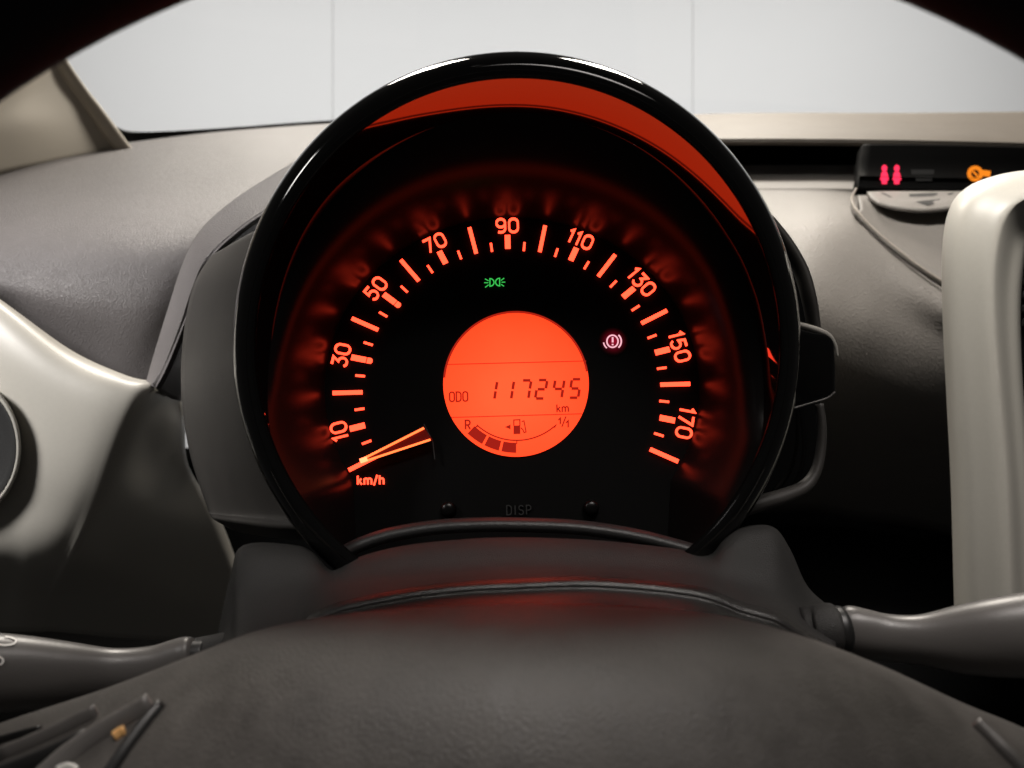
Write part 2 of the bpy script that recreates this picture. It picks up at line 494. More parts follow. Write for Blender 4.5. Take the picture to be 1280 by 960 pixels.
# pale side trim with the round vent
patch("side_trim", [
    [(-110, 300, .47), (0, 374, .46), (88, 437, .458), (155, 468, .458), (186, 476, .462), (206, 481, .475), (226, 497, .50)],
    [(-110, 312, .445), (0, 383, .438), (86, 445, .436), (152, 475, .437), (184, 482, .443), (206, 487, .460), (227, 503, .49)],
    [(-110, 400, .435), (0, 432, .428), (80, 475, .426), (142, 502, .428), (175, 512, .437), (205, 517, .465), (231, 527, .505)],
    [(-110, 500, .432), (5, 510, .426), (72, 538, .424), (125, 558, .427), (156, 568, .438), (192, 575, .475), (236, 582, .52)],
    [(-110, 600, .432), (5, 606, .426), (58, 620, .425), (102, 632, .430), (132, 640, .442), (190, 645, .49), (275, 648, .58)],
    [(-110, 690, .435), (0, 688, .432), (42, 694, .433), (74, 702, .440), (98, 708, .452), (190, 712, .53), (300, 712, .63)],
    [(-110, 745, .452), (-12, 742, .478), (28, 744, .480), (56, 746, .487), (78, 750, .50), (190, 757, .56), (320, 757, .66)],
    [(-110, 790, .52), (-12, 790, .52), (28, 790, .52), (54, 790, .53), (74, 790, .54), (190, 800, .61), (330, 800, .67)]],
    'trim', dash, thick=0.003)
# side vent: ring and blades
vent = empty("side_vent", W(-45, 560, .43), "", "")
del vent['label']; del vent['category']
vent.parent = dash; vent.location = W(-45, 560, .43) - world_loc(dash)
def ring_px(name, cx, cy, prof, mat, parent, seg=64, label=None):
    """turned ring: prof = list of (rx px, ry px, depth)"""
    verts, faces = [], []
    for rx, ry, d in prof:
        for k in range(seg):
            a = 2 * math.pi * k / seg
            verts.append(W(cx + rx * math.cos(a), cy - ry * math.sin(a), d))
    for i in range(len(prof) - 1):
        for k in range(seg):
            k2 = (k + 1) % seg
            faces.append((i * seg + k, i * seg + k2, (i + 1) * seg + k2, (i + 1) * seg + k))
    o = mesh(name, verts, faces, mat, parent, True, label)
    s = 0
    for p in o.data.polygons:
        s += p.normal.dot(CAM - world_loc(o) - p.center) * p.area
    if s < 0: o.data.flip_normals()
    return o
ring_px("vent_rim", -47, 560, [(74, 90, .43), (73, 88, .4185), (70, 84, .4165), (67, 81, .420), (65, 79, .44)], 'trim', vent)
ring_px("vent_barrel", -47, 560, [(67.5, 81.5, .4192), (66, 80, .4188), (60, 74, .424), (30, 40, .421), (3, 4, .420)], 'lip', vent)

# right-hand shelf below the windscreen
patch("windscreen_shelf", [
    [(800, 146, 1.00), (900, 142, 1.00), (1000, 141, 1.00), (1150, 141, 1.0), (1400, 138, 1.0)],
    [(800, 152, .92), (900, 150, .92), (1000, 149, .92), (1150, 150, .92), (1400, 150, .92)],
    [(800, 166, .82), (900, 164, .82), (1000, 163, .82), (1150, 165, .82), (1400, 169, .82)],
    [(800, 176, .775), (900, 174, .775), (1000, 174, .775), (1150, 176, .775), (1400, 182, .775)],
    [(800, 181, .772), (900, 179, .772), (1000, 179, .772), (1150, 181, .772), (1400, 187, .772)],
    [(800, 184, .80), (900, 182, .80), (1000, 182, .80), (1150, 184, .80), (1400, 190, .80)]],
    'pad_far', dash, thick=0.004)
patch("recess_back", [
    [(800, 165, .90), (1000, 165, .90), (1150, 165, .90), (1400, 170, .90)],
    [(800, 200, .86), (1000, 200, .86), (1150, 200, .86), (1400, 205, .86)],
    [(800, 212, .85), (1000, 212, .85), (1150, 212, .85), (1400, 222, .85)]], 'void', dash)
patch("centre_pad", [
    [(860, 205, .86), (960, 205, .86), (1040, 205, .86), (1100, 206, .86), (1180, 208, .86), (1330, 212, .86)],
    [(860, 222, .78), (960, 222, .78), (1040, 222, .78), (1100, 223, .78), (1180, 225, .78), (1330, 228, .78)],
    [(860, 234, .70), (960, 234, .70), (1040, 234, .70), (1100, 236, .71), (1180, 238, .72), (1330, 240, .74)],
    [(860, 240, .685), (960, 241, .685), (1040, 242, .685), (1100, 246, .70), (1180, 252, .72), (1330, 256, .75)],
    [(860, 285, .62), (960, 285, .612), (1035, 280, .607), (1090, 289, .608), (1150, 338, .592), (1330, 446, .575)],
    [(860, 360, .57), (960, 360, .56), (1018, 362, .56), (1075, 382, .572), (1150, 412, .590), (1330, 500, .600)],
    [(860, 430, .585), (960, 430, .570), (1015, 430, .570), (1065, 450, .584), (1145, 472, .608), (1330, 545, .635)],
    [(860, 485, .62), (960, 485, .606), (1015, 485, .606), (1065, 500, .620), (1145, 520, .640), (1330, 580, .67)],
    [(860, 550, .70), (960, 550, .69), (1015, 550, .69), (1065, 560, .695), (1145, 575, .71), (1330, 630, .73)],
    [(860, 640, .84), (960, 640, .83), (1015, 640, .83), (1065, 650, .83), (1145, 660, .83), (1330, 700, .83)]],
    'pad_dark', dash, thick=0.004)
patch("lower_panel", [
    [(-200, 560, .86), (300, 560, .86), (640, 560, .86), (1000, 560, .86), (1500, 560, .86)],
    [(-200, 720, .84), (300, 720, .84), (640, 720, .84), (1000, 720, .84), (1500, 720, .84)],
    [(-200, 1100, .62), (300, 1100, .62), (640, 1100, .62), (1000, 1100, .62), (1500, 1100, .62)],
    [(-200, 2000, .62), (300, 2000, .62), (640, 2000, .62), (1000, 2000, .62), (1500, 2000, .62)]], 'void', dash)  # dark sheet standing for the shade below the dash

# warning strip: black display in the recess
disp = patch("warning_display", [
    [(1079, 180, .706), (1150, 180.5, .706), (1230, 182, .706), (1340, 186, .706)],
    [(1077, 192, .702), (1150, 192, .702), (1230, 193, .702), (1340, 196, .702)],
    [(1074, 212, .695), (1150, 212, .695), (1230, 213, .695), (1340, 215, .695)],
    [(1073, 234, .68), (1150, 236, .68), (1230, 237, .68), (1340, 239, .68)],
    [(1073, 238, .69), (1150, 240, .69), (1230, 241, .69), (1340, 243, .69)]], 'disp', dash, thick=0.012)
DP = Plane(W(1150, 215, .684), 0)
def on_disp(u, v, off): return DP.hit(u, v, off)
def belt_icon(cx, cy):
    head = arc(cx, cy - 8, 3.4, 4.4, 0, 330, 10)
    body = [(cx - 3.2, cy - 3.5), (cx + 3.2, cy - 3.5), (cx + 5.6, cy + 6), (cx + 3.4, cy + 7.0), (cx + 3.0, cy + 11.5), (cx - 3.2, cy + 11.5), (cx - 3.4, cy + 7.0), (cx - 5.4, cy + 6)]
    return [head, body]
for cx in (1105.5, 1121):
    polys("seat_belt_lamp", belt_icon(cx, 218.5), on_disp, 'belt', disp, base=0.001)
strokes("engine_lamp", [(arc(1219, 217, 7.6, 7.4, 0, 345, 18), 5.0, True), ([(1227, 216), (1238, 217.5)], 7.5, False), ([(1216, 214), (1222, 220)], 2.6, False)], on_disp, 'amber', disp, base=0.001)
polys("unlit_symbol", [[(1139, 212), (1168, 212), (1167, 218), (1140, 218)], [(1144, 221), (1166, 221), (1165, 226), (1145, 226)]], on_disp, 'grey_print', disp, base=0.0009)

# demister vent scoop under the display
scoop = patch("vent_scoop", [
    [(1072, 244, .672), (1090, 244, .672), (1120, 244, .672), (1160, 244, .672), (1210, 244, .672)],
    [(1074, 250, .645), (1095, 255, .645), (1122, 262, .642), (1160, 265, .640), (1210, 258, .640)],
    [(1076, 260, .632), (1098, 272, .628), (1125, 284, .624), (1162, 290, .622), (1210, 290, .622)],
    [(1070, 265, .618), (1090, 284, .606), (1115, 307, .596), (1148, 332, .588), (1200, 366, .58)]], 'pad_dark', dash, thick=0.003)
lv = patch("vent_louvre", [
    [(1084, 239.5, .66), (1110, 239, .66), (1160, 239, .66), (1215, 239, .66)],
    [(1090, 247, .640), (1115, 250, .634), (1158, 251, .630), (1205, 248, .630)],
    [(1100, 253, .628), (1122, 259, .622), (1156, 262, .618), (1195, 258, .618)]], 'pad_dark', dash, thick=0.003)
LT = bvh(lv)
def on_tree(tree, lift=0.0):
    def f(u, v, off):
        d = Vector(((u - 640) / F, 1.0, (480 - v) / F)).normalized()
        h = tree.ray_cast(CAM, d)
        p = h[0] if h[0] is not None else W(u, v, .63)
        return p - d * (off + lift)
    return f
polys("louvre_slot", [[(1136, 242.5), (1170, 240.8), (1173, 243), (1166, 245.2), (1137, 246)], [(1144, 252), (1176, 248.5), (1166, 255.5), (1158, 256.5)], [(1184, 242), (1193, 240), (1190, 243), (1186, 244)],
                      [(1104, 240.5), (1116, 246.5), (1112, 246.5), (1100, 241)]], on_tree(LT, .0004), 'slit', lv)
tube("piping", [(1070, 236, .668, 1.6), (1065, 248, .64, 1.6), (1070, 262, .615, 1.7), (1088, 282, .602, 1.7), (1114, 305, .592, 1.7), (1147, 331, .584, 1.7), (1200, 366, .575, 1.7)], 'pad_far', dash, seg=8)

# silver surround of the centre console
outer = [(1420, 204), (1300, 211), (1240, 221), (1203, 239), (1185, 268), (1178, 320), (1179, 400), (1184, 500), (1189, 600), (1192, 700), (1194, 780), (1196, 826)]
ridge = [(1420, 236), (1320, 241), (1278, 252), (1257, 275), (1247, 312), (1243, 360), (1245, 420), (1251, 500), (1259, 600), (1263, 700), (1265, 780), (1262, 826)]
inner = [(1420, 262), (1335, 268), (1302, 282), (1284, 305), (1275, 345), (1272, 400), (1275, 480), (1281, 560), (1287, 650), (1290, 720), (1292, 790), (1290, 826)]
def lerp(a, b_, t): return tuple(x + (y - x) * t for x, y in zip(a, b_))
patch("console_surround", [
    [(x + 22, y + 12, .50) for x, y in outer],
    [(x + 3, y + 2, .455) for x, y in outer],
    [(x, y, .437) for x, y in outer],
    [(*lerp(o_, r_, .2), .421) for o_, r_ in zip(outer, ridge)],
    [(*lerp(o_, r_, .6), .412) for o_, r_ in zip(outer, ridge)],
    [(*lerp(o_, r_, .92), .407) for o_, r_ in zip(outer, ridge)],
    [(*lerp(o_, r_, 1.06), .4085) for o_, r_ in zip(outer, ridge)],
    [(*lerp(r_, i_, .55), .417) for r_, i_ in zip(ridge, inner)],
    [(*i_, .423) for i_ in inner],
    [(i_[0] + 4, i_[1] + 1, .435) for i_ in inner]], 'trim', dash, thick=0.002, n=5)
patch("console_screen", [
    [(1268, 290, .436), (1330, 262, .436), (1420, 262, .436)],
    [(1266, 420, .436), (1330, 420, .436), (1420, 420, .436)],
    [(1272, 560, .436), (1330, 560, .436), (1420, 560, .436)],
    [(1280, 820, .436), (1330, 820, .436), (1420, 820, .436)]], 'gloss_black', dash, thick=0.01)
for yy in (335, 352, 369, 386, 403):
    box("console_key", W(1277.5, yy, .433).x, W(1300, yy, .433).x, .428, .434, W(1280, yy + 5, .433).z, W(1280, yy - 5, .433).z, 'stalk_dark', dash, bev=0.001)

# =================================================================== SPEEDOMETER
gauge = empty("speedometer", W(645, 690, .31), "round speedometer glowing orange and red inside a glossy black bezel", "speedometer")
DD = 0.315
S = DD / F
DIAL = Plane(W(639.5, 486, DD), 13.0, 1.5)
SEG = 288

def ell(cx, cy, rx, ry):
    return lambda a: (cx + rx * math.cos(a), cy - ry * math.sin(a))
O_ = ell(646, 431, 355.5, 367)
F_ = ell(647, 432, 327, 334)
def W_(a):
    t = math.degrees(a) % 360
    k = 1 + .10 * math.exp(-((t - 217) / 31) ** 2) + .11 * (math.exp(-((t - 325) / 29) ** 2) + math.exp(-((t + 35) / 29) ** 2))
    return (644 + 300 * k * math.cos(a), 447 - 306 * k * math.sin(a))

def loft(name, sections, mat, parent, label=None):
    """closed rings: each section = function(angle) -> world point"""
    verts, faces = [], []
    for s in sections:
        for k in range(SEG):
            verts.append(s(2 * math.pi * k / SEG))
    for i in range(len(sections) - 1):
        for k in range(SEG):
            k2 = (k + 1) % SEG
            faces.append((i * SEG + k, i * SEG + k2, (i + 1) * SEG + k2, (i + 1) * SEG + k))
    return mesh(name, verts, faces, mat, parent, True, label)

def sec(fa, fb, t, d):
    def f(a):
        p, q = fa(a), fb(a)
        return W(p[0] + (q[0] - p[0]) * t, p[1] + (q[1] - p[1]) * t, d)
    return f
BF, BE = .2655, .2760      # front crest and edge depth of the bezel
prof = [sec(O_, F_, 0.16, .315), sec(O_, F_, 0.10, .300), sec(O_, F_, 0.03, .285)]
for j in range(13):
    q = j / 12 * 0.72 * math.pi
    t = (1 - math.cos(q)) / (1 - math.cos(0.72 * math.pi))
    prof.append(sec(O_, F_, t, BE - (BE - BF) * math.sin(q) ** 0.8))
BE = BE - (BE - BF) * math.sin(0.72 * math.pi) ** 0.8
bez = loft("bezel", prof, 'gloss_black', gauge)
bez.data.flip_normals()
# depth of the wall's inner edge every 6 degrees from straight down, counter-clockwise: the flare eases off towards the flanks
WALL_TAB = [0.2702, 0.2702, 0.2702, 0.2702, 0.2702, 0.2702, 0.2702, 0.2702, 0.2702, 0.2702, 0.2702, 0.2702, 0.2702, 0.2752, 0.2781, 0.2806, 0.2824, 0.28345, 0.2836, 0.28356, 0.28358, 0.28373, 0.28391, 0.28409, 0.28426, 0.28439, 0.28449, 0.28456, 0.28458, 0.28456, 0.28448, 0.28438, 0.28428, 0.28422, 0.28421, 0.28422, 0.2843, 0.28436, 0.28433, 0.284, 0.28339, 0.2825, 0.28142, 0.28009, 0.27847, 0.276, 0.2735, 0.2703, 0.2698, 0.2702, 0.2702, 0.2702, 0.2702, 0.2702, 0.2702, 0.2702, 0.2702, 0.2702, 0.2702, 0.2702]
def wall_ds(a):
    t = ((math.degrees(a) + 90) % 360) / 6
    k = int(t); L = len(WALL_TAB)
    return crom(*[(WALL_TAB[(k + q) % L],) for q in (-1, 0, 1, 2)], t - k)[0]
def wall_sec(t):
    def f(a):
        p, q = F_(a), W_(a)
        return W(*p, BE + .0003).lerp(W(*q, wall_ds(a)), t)
    return f
wall_secs = [wall_sec(t) for t in (0, .12, .25, .4, .55, .7, .85, 1.0)]
loft("inner_wall", wall_secs, 'wall_black', gauge).data.flip_normals()

# outline of the dial face: an ellipse that runs into a flat panel at the bottom
def dial_outline(a):
    a = a % (2 * math.pi)
    x = 640 + 234 * math.cos(a); y = 486 - 214.5 * math.sin(a)
    dd_ = math.degrees(a)
    if 212 < dd_ < 328:
        if dd_ < 232:
            t = (dd_ - 212) / 20
            x0, y0 = 640 + 234 * math.cos(math.radians(212)), 486 - 214.5 * math.sin(math.radians(212))
            return (x0 + 6 * t, y0 + (715 - y0) * t)
        if dd_ > 308:
            t = (dd_ - 308) / 20
            x1, y1 = 640 + 234 * math.cos(math.radians(328)), 486 - 214.5 * math.sin(math.radians(328))
            return (x1 - 6 * (1 - t), 715 + (y1 - 715) * t)
        t = (dd_ - 232) / 76
        return (445 + 390 * t, 715)
    return (x, y)
def cone_profile(a):
    """from the wall's edge a steep flare down to a knee, then a nearly straight collar round the dial"""
    wp = W_(a); dp = dial_outline(a)
    q = DIAL.hit(*dp); p = W(*wp, wall_ds(a) + .0003)
    gap = math.hypot(wp[0] - dp[0], wp[1] - dp[1])
    dq, dpn = (q - CAM).y, (p - CAM).y
    t = math.degrees(a) % 360
    slope = .0006 - .00016 * math.exp(-((t - 222) / 26) ** 2) - .00016 * math.exp(-((t - 318) / 26) ** 2)
    knee = min(60 + 4 * max(0, math.sin(a)) + 30 * max(0, -math.sin(a)), max(6, (dq - dpn - .0012) / slope))
    k = min(.92, knee / max(gap, 1))
    if 238 < math.degrees(a) % 360 < 302: k = .5
    dk = max(dq - slope * k * gap, dpn + .0012) if dq > dpn + .006 else (dq + dpn) / 2
    m_ = W(dp[0] + (wp[0] - dp[0]) * k, dp[1] + (wp[1] - dp[1]) * k, dk)
    c1, c2 = q.lerp(m_, .92), m_.lerp(p, .12)
    out = []
    for i in range(15):
        t = i / 14
        out.append(p * (1 - t) ** 3 + c2 * 3 * t * (1 - t) ** 2 + c1 * 3 * t * t * (1 - t) + q * t ** 3)
    return out
_prof = [cone_profile(2 * math.pi * k / SEG) for k in range(SEG)]
def cone_sec(i):
    return lambda a: _prof[round(a / (2 * math.pi) * SEG) % SEG][i]
loft("cone", [cone_sec(i) for i in range(15)], 'cone', gauge).data.flip_normals()
ov = [DIAL.hit(*dial_outline(2 * math.pi * k / SEG), -0.0002) for k in range(SEG)]
mesh("dial_face", [DIAL.hit(640, 500, -0.0002)] + ov, [(0, 1 + (k + 1) % SEG, 1 + k) for k in range(SEG)], 'dial', gauge, False).data.flip_normals()

# scale
def dial_uv(u, v, off): return DIAL.at(u * S, v * S, off)
def ang(v): return math.radians(90 + (90 - v) * 9 / 7)
def radial(v, r0, r1, w):
    a = ang(v); c, s = math.cos(a), math.sin(a)
    h = w / 2
    return [(r0 * c - h * s, r0 * s + h * c), (r1 * c - h * s, r1 * s + h * c), (r1 * c + h * s, r1 * s - h * c), (r0 * c + h * s, r0 * s - h * c)]
for i in range(37):
    v = i * 5
    if v % 20 == 0:
        pl = [radial(v, 186, 223, 4.9)]
    elif v % 10 == 0:
        pl = [radial(v, 187, 206, 7.2)]
        if v in (30, 50):
            a = ang(v); c, s = math.cos(a), math.sin(a)
            dot = [(180.5, -3.6), (185.6, -3.6), (185.6, 3.6), (180.5, 3.6), (178.8, 1.4), (178.8, -1.4)]
            pl.append([(r_ * c - h_ * s, r_ * s + h_ * c) for r_, h_ in dot])
    else:
        pl = [radial(v, 184.5, 196.5, 2.9)]
    polys("scale_mark", pl, dial_uv, 'mark', gauge, height=0.0009 if v % 20 == 0 else 0.0004)
for v in (10, 30, 50, 70, 90, 110, 130, 150, 170):
    a = ang(v); c, s = math.cos(a), math.sin(a)
    R0 = 219.0
    def to3(u, w, off, c=c, s=s):
        # text up = outward along the radius
        return dial_uv(R0 * c + u * s + w * c, R0 * s - u * c + w * s, off)
    strokes("numeral", text_paths(str(v), 18.6, 2.6, .28), to3, 'mark', gauge, height=0.0009)
def img(cx, cy, rot=0.0):
    """placing helper on the dial, in photo pixels round (cx, cy)"""
    r_ = math.radians(rot)
    def f(u, w, off):
        return DIAL.hit(cx + u * math.cos(r_) + -w * math.sin(r_) * -1 * -1, cy - (u * math.sin(r_) + w * math.cos(r_)), off)
    return f
strokes("unit_text", text_paths("km/h", 11.2, 2.4, .26), img(463.5, 600, 1.0), 'mark', gauge)

# needle: root near the centre display, tip on the zero mark
def dial_px(u, v, off): return DIAL.hit(u, v, off)
nd = polys("needle", [[(449, 574.5), (529, 533), (541, 550), (453, 578.5)]], dial_px, 'needle_red', gauge, base=.0022, height=.0014)
strokes("needle_edge", [([(452, 574.5), (530, 535)], 2.8, False)], dial_px, 'needle_glow', nd, base=.0038, height=.0006)
strokes("needle_edge", [([(453, 577.5), (538, 549.5)], 2.7, False)], dial_px, 'needle_glow', nd, base=.0038, height=.0006)
strokes("needle_tip", [([(450, 576.5), (459, 573.2)], 6.0, False)], dial_px, 'needle_hot', nd, base=.0040, height=.0010)
strokes("needle_post", [([(530, 530), (541, 552), (543.5, 574)], 1.2, False)], dial_px, 'grey_print', nd, base=.0020, height=.0010)

# centre display
LC = (645, 480); LR = 91.0
def lcd_pts(r, n=96, cx=LC[0], cy=LC[1]):
    return [(cx + r * math.cos(2 * math.pi * k / n), cy - r * math.sin(2 * math.pi * k / n)) for k in range(n)]
lcd = polys("lcd_screen", [lcd_pts(LR)], dial_px, 'lcd', gauge, base=.0000, height=.0004)
# recess shade at the screen's upper edge, drawn as a dimmer stroke
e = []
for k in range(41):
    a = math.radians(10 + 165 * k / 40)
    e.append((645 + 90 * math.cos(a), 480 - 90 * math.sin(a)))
strokes("screen_edge_shade", [(e, 2.6, False)], dial_px, 'lcd_edge_shade', lcd, base=.0005, height=.0002)
# 7-segment odometer reading
SEGS = {'1': 'bc', '7': 'abc', '2': 'abged', '4': 'fgbc', '5': 'afgcd'}
def seg7(ch, cx, cy, w, h, th, slant):
    def P(u, v): return (cx + u * w / 2 + slant * v * h / 2, cy - v * h / 2)
    g = .10
    box7 = {'a': ((-1 + g * 2, 1), (1 - g * 2, 1)), 'd': ((-1 + g * 2, -1), (1 - g * 2, -1)), 'g': ((-1 + g * 2.4, 0), (1 - g * 2.4, 0)),
            'b': ((1, 1 - g), (1, g)), 'c': ((1, -g), (1, -1 + g)), 'f': ((-1, 1 - g), (-1, g)), 'e': ((-1, -g), (-1, -1 + g))}
    return [([P(*box7[s_][0]), P(*box7[s_][1])], th, False) for s_ in SEGS[ch]]
for ch, cx, cy in zip("117245", (614.0, 635.0, 656.5, 676.5, 698.0, 718.8), (487.9, 487.6, 487.0, 486.6, 486.1, 485.6)):
    strokes("odometer_digit", seg7(ch, cx, cy, 11.4, 23.0, 3.4, .16), dial_px, 'lcd_ink', lcd, base=.0005, height=.0002)
def word(name, s_, cx, cy, size, wt, mat, rot=1.5, gap=.26):
    return strokes(name, text_paths(s_, size, wt, gap), img(cx, cy, rot), mat, lcd, base=.0005, height=.0002)
word("odo_text", "ODO", 573.3, 495.8, 11.6, 1.8, 'lcd_ink', gap=.22)
word("km_text", "km", 703.3, 510.2, 9.6, 1.7, 'lcd_ink', gap=.22)
word("reserve_letter", "R", 584.8, 531.0, 11.2, 2.0, 'lcd_ink')
strokes("full_mark", [([(698.0, 525.0), (700.4, 522.6), (700.4, 530)], 1.8, False), ([(702.4, 533.5), (707.4, 520.5)], 1.5, False), ([(707.6, 528.4), (710.2, 526.0), (710.2, 534)], 1.8, False)], dial_px, 'lcd_ink', lcd, base=.0005, height=.0002)
strokes("display_line", [([(557.8, 455.6), (732.5, 451.2)], 1.1, False)], dial_px, 'lcd_line', lcd, base=.0005, height=.0002)
strokes("display_line", [([(564, 521.8), (727.5, 517.2)], 1.1, False)], dial_px, 'lcd_line', lcd, base=.0005, height=.0002)
# fuel gauge
def fuel(t, r):      # arc of the fuel scale
    a = math.radians(t)
    return (645.5 + r * math.cos(a), 477.5 - r * math.sin(a))
strokes("fuel_arc", [([(593.8, 534.6), (596.4, 532.8)] + [fuel(228 + (313 - 228) * k / 24, 73.0) for k in range(25)] + [(693.0, 534.6)], 1.6, False),
                     ([(646, 551), (646, 555)], 1.2, False)], dial_px, 'lcd_ink', lcd, base=.0005, height=.0002)
for a0, a1 in ((226.5, 241.0), (243.2, 255.6), (257.8, 269.8)):
    polys("fuel_bar", [[fuel(a0 + (a1 - a0) * k / 6, 76.0) for k in range(7)] + [fuel(a1 - (a1 - a0) * k / 6, 88.6) for k in range(7)]], dial_px, 'lcd_ink', lcd, base=.0005, height=.0002)
polys("pump_symbol", [[(642, 532), (650.2, 531.6), (650.4, 542.4), (641.8, 542.6)], [(631.2, 533.8), (638.2, 530.6), (638.2, 536.6)]], dial_px, 'lcd_ink', lcd, base=.0005, height=.0002)
strokes("pump_outline", [([(642.3, 532), (642.3, 525), (649.8, 524.6), (649.9, 532)], 1.4, False), ([(652, 527), (655, 526), (656.8, 536), (657.6, 540), (655, 540.6), (653.6, 537), (651, 534.6)], 1.3, False)], dial_px, 'lcd_ink', lcd, base=.0005, height=.0002)

# tell-tales
def lampD(cx, cy, sgn):
    return [(cx, cy + 4.8), (cx, cy - 4.8)] + [(cx + sgn * 5.2 * math.sin(math.radians(t)), cy - 4.8 * math.cos(math.radians(t))) for t in range(20, 180, 20)]
rays = [([(610.8, 351), (606.2, 348.6)], 1.1, False), ([(610.4, 353.4), (605.2, 353.4)], 1.1, False), ([(610.8, 356), (606.4, 359.2)], 1.1, False),
        ([(626.2, 350.6), (630.2, 347.6)], 1.1, False), ([(627, 352.8), (631.6, 352.6)], 1.1, False), ([(626.4, 355.4), (630.0, 357.8)], 1.1, False)]
strokes("side_light_symbol", [(lampD(612.4, 353, 1), 1.3, True), (lampD(624.6, 352.6, -1), 1.3, True)] + rays, dial_px, 'green', gauge)
strokes("brake_symbol", [(arc(765.6, 426.6, 7.0, 7.6, 0, 350, 24), 1.8, True), ([(765.8, 421.5), (765.8, 428)], 2.2, False), ([(765.8, 429.8), (765.8, 431.6)], 2.2, False),
                         (arc(766, 426.6, 10.6, 10.6, -48, 48, 10), 1.9, False), (arc(765.2, 426.6, 10.8, 10.8, 128, 172, 6), 1.6, False)], dial_px, 'brake', gauge)

# painted red halo of the brake symbol: an added glowing disc, brightest in the middle
m, nt, b = material("brake_halo")
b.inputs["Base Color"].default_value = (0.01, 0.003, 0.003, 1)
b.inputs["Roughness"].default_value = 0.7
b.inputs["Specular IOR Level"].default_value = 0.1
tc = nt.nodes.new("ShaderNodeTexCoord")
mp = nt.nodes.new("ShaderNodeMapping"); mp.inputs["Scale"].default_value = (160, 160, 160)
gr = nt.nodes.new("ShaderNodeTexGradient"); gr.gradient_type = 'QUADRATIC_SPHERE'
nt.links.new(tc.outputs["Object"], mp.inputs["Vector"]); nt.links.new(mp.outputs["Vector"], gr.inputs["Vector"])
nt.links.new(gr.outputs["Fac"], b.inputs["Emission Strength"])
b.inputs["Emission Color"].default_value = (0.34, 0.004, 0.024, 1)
M['brake_halo'] = m
polys("lamp_halo", [[(766.5 + 19 * math.cos(2 * math.pi * k / 32), 426.6 - 19 * math.sin(2 * math.pi * k / 32)) for k in range(32)]], dial_px, 'brake_halo', gauge, base=.0, height=.0001)

# bottom panel: two buttons and the word between them
for bx, by in ((560.5, 637), (738.5, 635)):
    P0 = DIAL.hit(bx, by)
    verts, faces = [], []
    prof_b = [(10.0, 0), (9.6, .0016), (8.4, .0026), (6.0, .0032), (2.0, .0034)]
    for rr, hh in prof_b:
        for k in range(24):
            a = 2 * math.pi * k / 24
            verts.append(P0 + DIAL.ex * rr * S * math.cos(a) + DIAL.ey * rr * S * math.sin(a) + DIAL.n * hh)
    for i in range(len(prof_b) - 1):
        for k in range(24):
            k2 = (k + 1) % 24
            faces.append((i * 24 + k, i * 24 + k2, (i + 1) * 24 + k2, (i + 1) * 24 + k))
    faces.append(tuple(range(96, 120)))
    mesh("push_button", verts, faces, 'lip_black', gauge)
strokes("button_text", text_paths("DISP", 11.5, 1.3, .34), img(648.5, 637.5, 1.0), 'grey_print', gauge, base=.0003, height=.0005)
tube("lower_lip", [(424, 694, .280, 9), (452, 680, .281, 9), (490, 668, .282, 9), (545, 659, .283, 9), (600, 656, .283, 9), (650, 656, .283, 9), (720, 659, .283, 9), (790, 669, .282, 9), (850, 684, .281, 9), (884, 695, .280, 9)], 'lip', gauge, squash=1.6)

# grey rear housing, left flank
patch("housing", [
    [(272, 316, .40), (292, 303, .355), (322, 287, .32), (352, 278, .294)],
    [(262, 322, .385), (286, 312, .345), (318, 298, .315), (346, 292, .292)],
    [(240, 362, .378), (268, 356, .338), (300, 352, .308), (332, 350, .290)],
    [(228, 430, .378), (258, 430, .335), (292, 430, .304), (325, 430, .289)],
    [(227, 500, .378), (258, 500, .335), (294, 500, .304), (326, 500, .289)],
    [(238, 570, .378), (268, 570, .335), (306, 570, .304), (342, 570, .289)],
    [(258, 632, .376), (286, 634, .335), (330, 637, .304), (372, 640, .289)],
    [(262, 643, .370), (290, 646, .330), (334, 650, .300), (376, 652, .286)],
    [(268, 650, .368), (296, 655, .328), (340, 661, .299), (380, 663, .286)],
    [(290, 662, .400), (312, 668, .36), (352, 674, .32), (390, 676, .30)]], 'housing', gauge, thick=0.003)
# right flank: shell lip, black side pod and its bracket
tube("side_shell", [(960, 276, .318, 7), (982, 305, .315, 7.5), (1000, 336, .312, 7.5), (1010, 368, .31, 7.5), (1016, 400, .31, 7), (1020, 440, .31, 6)], 'housing', gauge, squash=2.2)
patch("side_panel", [
    [(940, 290, .335), (975, 300, .33), (1000, 325, .33)],
    [(940, 400, .335), (980, 400, .33), (1014, 400, .33)],
    [(940, 510, .335), (990, 510, .33), (1026, 510, .33)],
    [(930, 570, .335), (990, 580, .33), (1022, 580, .33)],
    [(900, 640, .335), (960, 630, .33), (1000, 622, .33)]], 'gloss_black', gauge, thick=0.004)
# side pod: rounded box
def pod(name, pts, d0, d1, mat, parent, bev=0.002):
    v = [W(x, y, d0) for x, y in pts]; b2 = [q + Vector((0, d1 - d0, 0)) for q in v]
    n_ = len(pts)
    f = [tuple(range(n_)), tuple(reversed(range(n_, 2 * n_)))] + [(i, n_ + i, n_ + (i + 1) % n_, (i + 1) % n_) for i in range(n_)]
    o = mesh(name, v + b2, f, mat, parent, False)
    fix_normals(o)
    md = o.modifiers.new("edge", 'BEVEL'); md.width = bev; md.segments = 3; md.limit_method = 'ANGLE'; md.angle_limit = math.radians(50)
    return o
pod_o = pod("side_pod", [(985, 407)] + [(1000, 410), (1022, 415)] + arc(1028, 433, 17, 17, -80, 0, 6) + [(1046, 460), (1046, 485)] + arc(1036, 487, 10, 9, 0, 80, 5) + [(1005, 507), (985, 512)], .288, .325, 'gloss_black', gauge)
